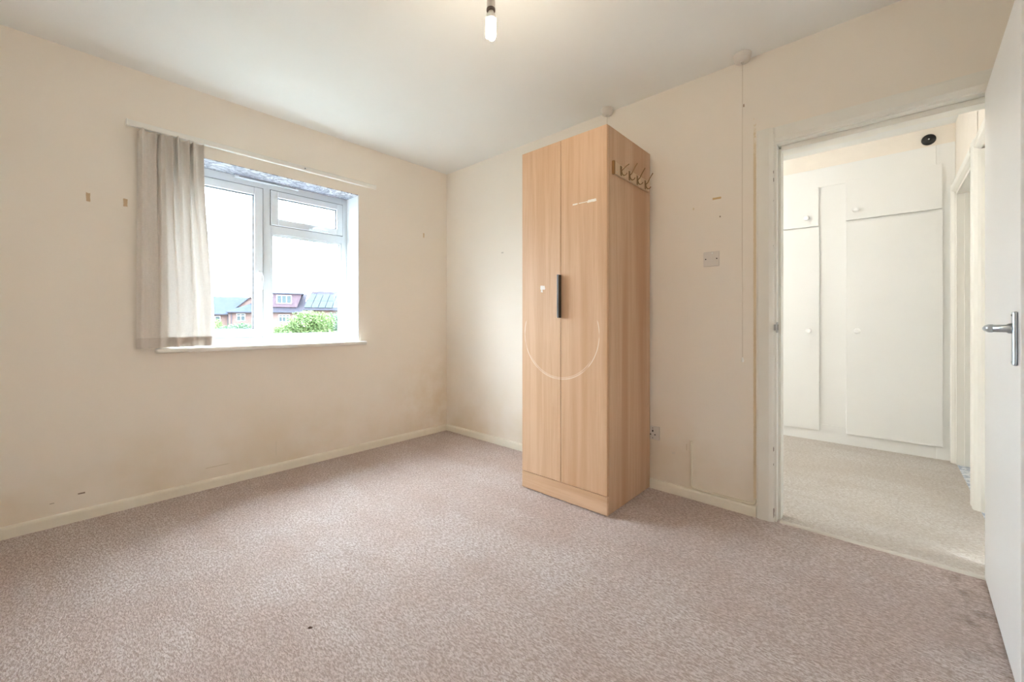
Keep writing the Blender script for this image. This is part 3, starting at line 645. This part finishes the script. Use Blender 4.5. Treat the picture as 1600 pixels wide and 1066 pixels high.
# --- solar house
p = Plot('solar_panel_house', 'house with a big roof covered in two rows of solar panels', 506, 66)
X, Z = p.x, p.z
MB().box(X(477), X(560), .4, 9, 0, Z(485)).build('wall', M['brick'], p.o, True)
z0, z1 = Z(483.5), Z(455.5, 4.6)
p.gable('roof', X(470), X(566), X(487), X(556), 0, 9.2, 4.6, z0, z1, M['roof_tile'])
p.hull('chimney', [(x, y, z) for x in (X(489), X(495)) for y in (4.3, 4.9) for z in (z1 - .4, z1 + .28)], M['brick'])
MB().box(X(470), X(566), -.15, -.01, Z(485), Z(483.6)).build('gutter', M['fascia'], p.o, True)
dy = 4.6; dz = z1 - z0; nv = Vector((0, -dz, dy)).normalized(); px1 = X(507) - X(496); sh = X(483) - X(478.6)
sp_me = None
for row in range(2):
    for k in range(7):
        f0 = .06 + row * .37; f1 = f0 + .355; ax = X(475) + k * px1 + row * sh; ay, az = f0 * dy, z0 + f0 * dz
        if sp_me is None:
            s_ = MB(); slope(s_, [Vector((0, 0, 0)), Vector((px1 * .9, 0, 0)), Vector((px1 * .9 + sh, (f1 - f0) * dy, (f1 - f0) * dz)), Vector((sh, (f1 - f0) * dy, (f1 - f0) * dz))], .06)
            q = s_.build('solar_panel', M['solar'], p.o, True); sp_me = q.data
        else:
            q = bpy.data.objects.new('solar_panel', sp_me); COL.objects.link(q); q.parent = p.o
        q.location = Vector((ax, ay, az)) + nv * .12

# garage with white flat roof edge
gx, gy = out(505, 43); gr = thing('garage', 'low garage with a white flat roof edge under the garden tree', 'garage', (gx, gy, GZ), YR + R(24))
MB().box(-1.7, 3.6, 0, 5, 0, 2.35).build('wall', M['brick'], gr, True); MB().box(-1.9, 3.8, -.2, 5.2, 2.35, 2.55).build('roof', plain('white_felt', (.3, .31, .33), .6, .3), gr, True)

# trees and hedge: trunk + leaf cloud
def leaf_mat(name, a, b):
    t = NT(name, .6, .2); v = t.obj(); n = t.noise(v, 1.6, 3, .6); c = t.mix(n, a, b); t.col(c)
    tr = t.add('ShaderNodeBsdfTranslucent', Color=c); mx = t.n.new('ShaderNodeMixShader'); mx.inputs[0].default_value = .35
    t.t.links.new(t.bs.outputs[0], mx.inputs[1]); t.t.links.new(tr.outputs[0], mx.inputs[2]); t.t.links.new(mx.outputs[0], t.n['Material Output'].inputs[0]); return t.m
M['bark'] = painted('bark', (.12, .09, .06), .9, .1, .2)
def bush(name, label, cat, px, D, blobs, n, leaf, mat, trunk=True):
    x, y = out(px, D); t = thing(name, label, cat, (x, y, GZ), YR)
    rnd = random.Random(hash(px * 7 + D) % 1000); V = []; F = []
    for _ in range(n):
        cx, cy, cz, rx, ry, rz = rnd.choices(blobs, [b[3] * b[5] for b in blobs])[0]
        d = Vector((rnd.gauss(0, 1), rnd.gauss(0, 1), rnd.gauss(0, 1))).normalized(); q = rnd.uniform(.45, 1) ** .5 * (1 + .10 * rnd.gauss(0, 1))
        p = Vector((cx + d.x * rx * q, cy + d.y * ry * q, max(.05, cz + d.z * rz * q)))
        nrm = (d + Vector((rnd.gauss(0, .7), rnd.gauss(0, .7), rnd.gauss(0, .7)))).normalized(); u = nrm.orthogonal().normalized(); u.rotate(Matrix.Rotation(rnd.uniform(0, 6.28), 3, nrm)); w = nrm.cross(u)
        s = leaf * rnd.uniform(.6, 1.4); i = len(V); V += [p - u * s, p + w * s * .45, p + u * s, p - w * s * .45]; F.append((i, i + 1, i + 2, i + 3))
    fo = MB().poly(V, F).build('foliage', mat, t, True); fo['kind'] = 'stuff'
    if trunk:
        b = blobs[0]; MB().tube([(0, 0, 0), (b[0] * .4, b[1] * .4, b[2] * .5), (b[0], b[1], b[2])], [.16, .12, .05]).build('trunk', M['bark'], t, True)
    return t
LG = leaf_mat('fresh_green_leaf', (.038, .066, .02), (.068, .10, .036)); LD = leaf_mat('blue_green_leaf', (.022, .048, .026), (.043, .072, .04))
Dt = 24.0; k = Dt / FPX
def tz(py): return pz(py, Dt) - GZ
bush('garden_tree', 'bright green bushy garden tree in front of the dormer house', 'tree', 478, Dt, [(0, 0, tz(505), 26 * k, .9, 19 * k), (-24 * k, .1, tz(517), 22 * k, .9, 14 * k), (22 * k, .2, tz(503), 20 * k, .8, 15 * k), (4 * k, 0, tz(495), 17 * k, .7, 9 * k), (-44 * k, 0, tz(521), 16 * k, .6, 9 * k), (0, 0, tz(530), 52 * k, .9, 22 * k)], 9000, .075, LG)
bush('garden_tree', 'smaller blue-green tree beside the white flat roof edge', 'tree', 522, Dt + 2, [(0, 0, tz(500), 11 * k, .6, 12 * k), (3 * k, 0, tz(508), 13 * k, .6, 12 * k)], 2600, .07, LD)
bush('hedge', 'low blue-green garden hedge below the brick house', 'hedge', 366, 30, [(0, 0, pz(520, 30) - GZ, 34 * k, .7, 15 * k), (18 * k, 0, pz(516, 30) - GZ, 26 * k, .7, 14 * k), (-26 * k, 0, pz(524, 30) - GZ, 30 * k, .7, 15 * k), (0, 0, .8, 50 * k, .7, .9)], 6000, .08, LD, False)
bush('shrub', 'yellow-green garden shrub at the edge of the curtain', 'shrub', 338, 33, [(0, 0, pz(506, 33) - GZ, 8 * k, .6, 10 * k), (0, 0, 1.5, 12 * k, .6, 1.6)], 1500, .09, LG)
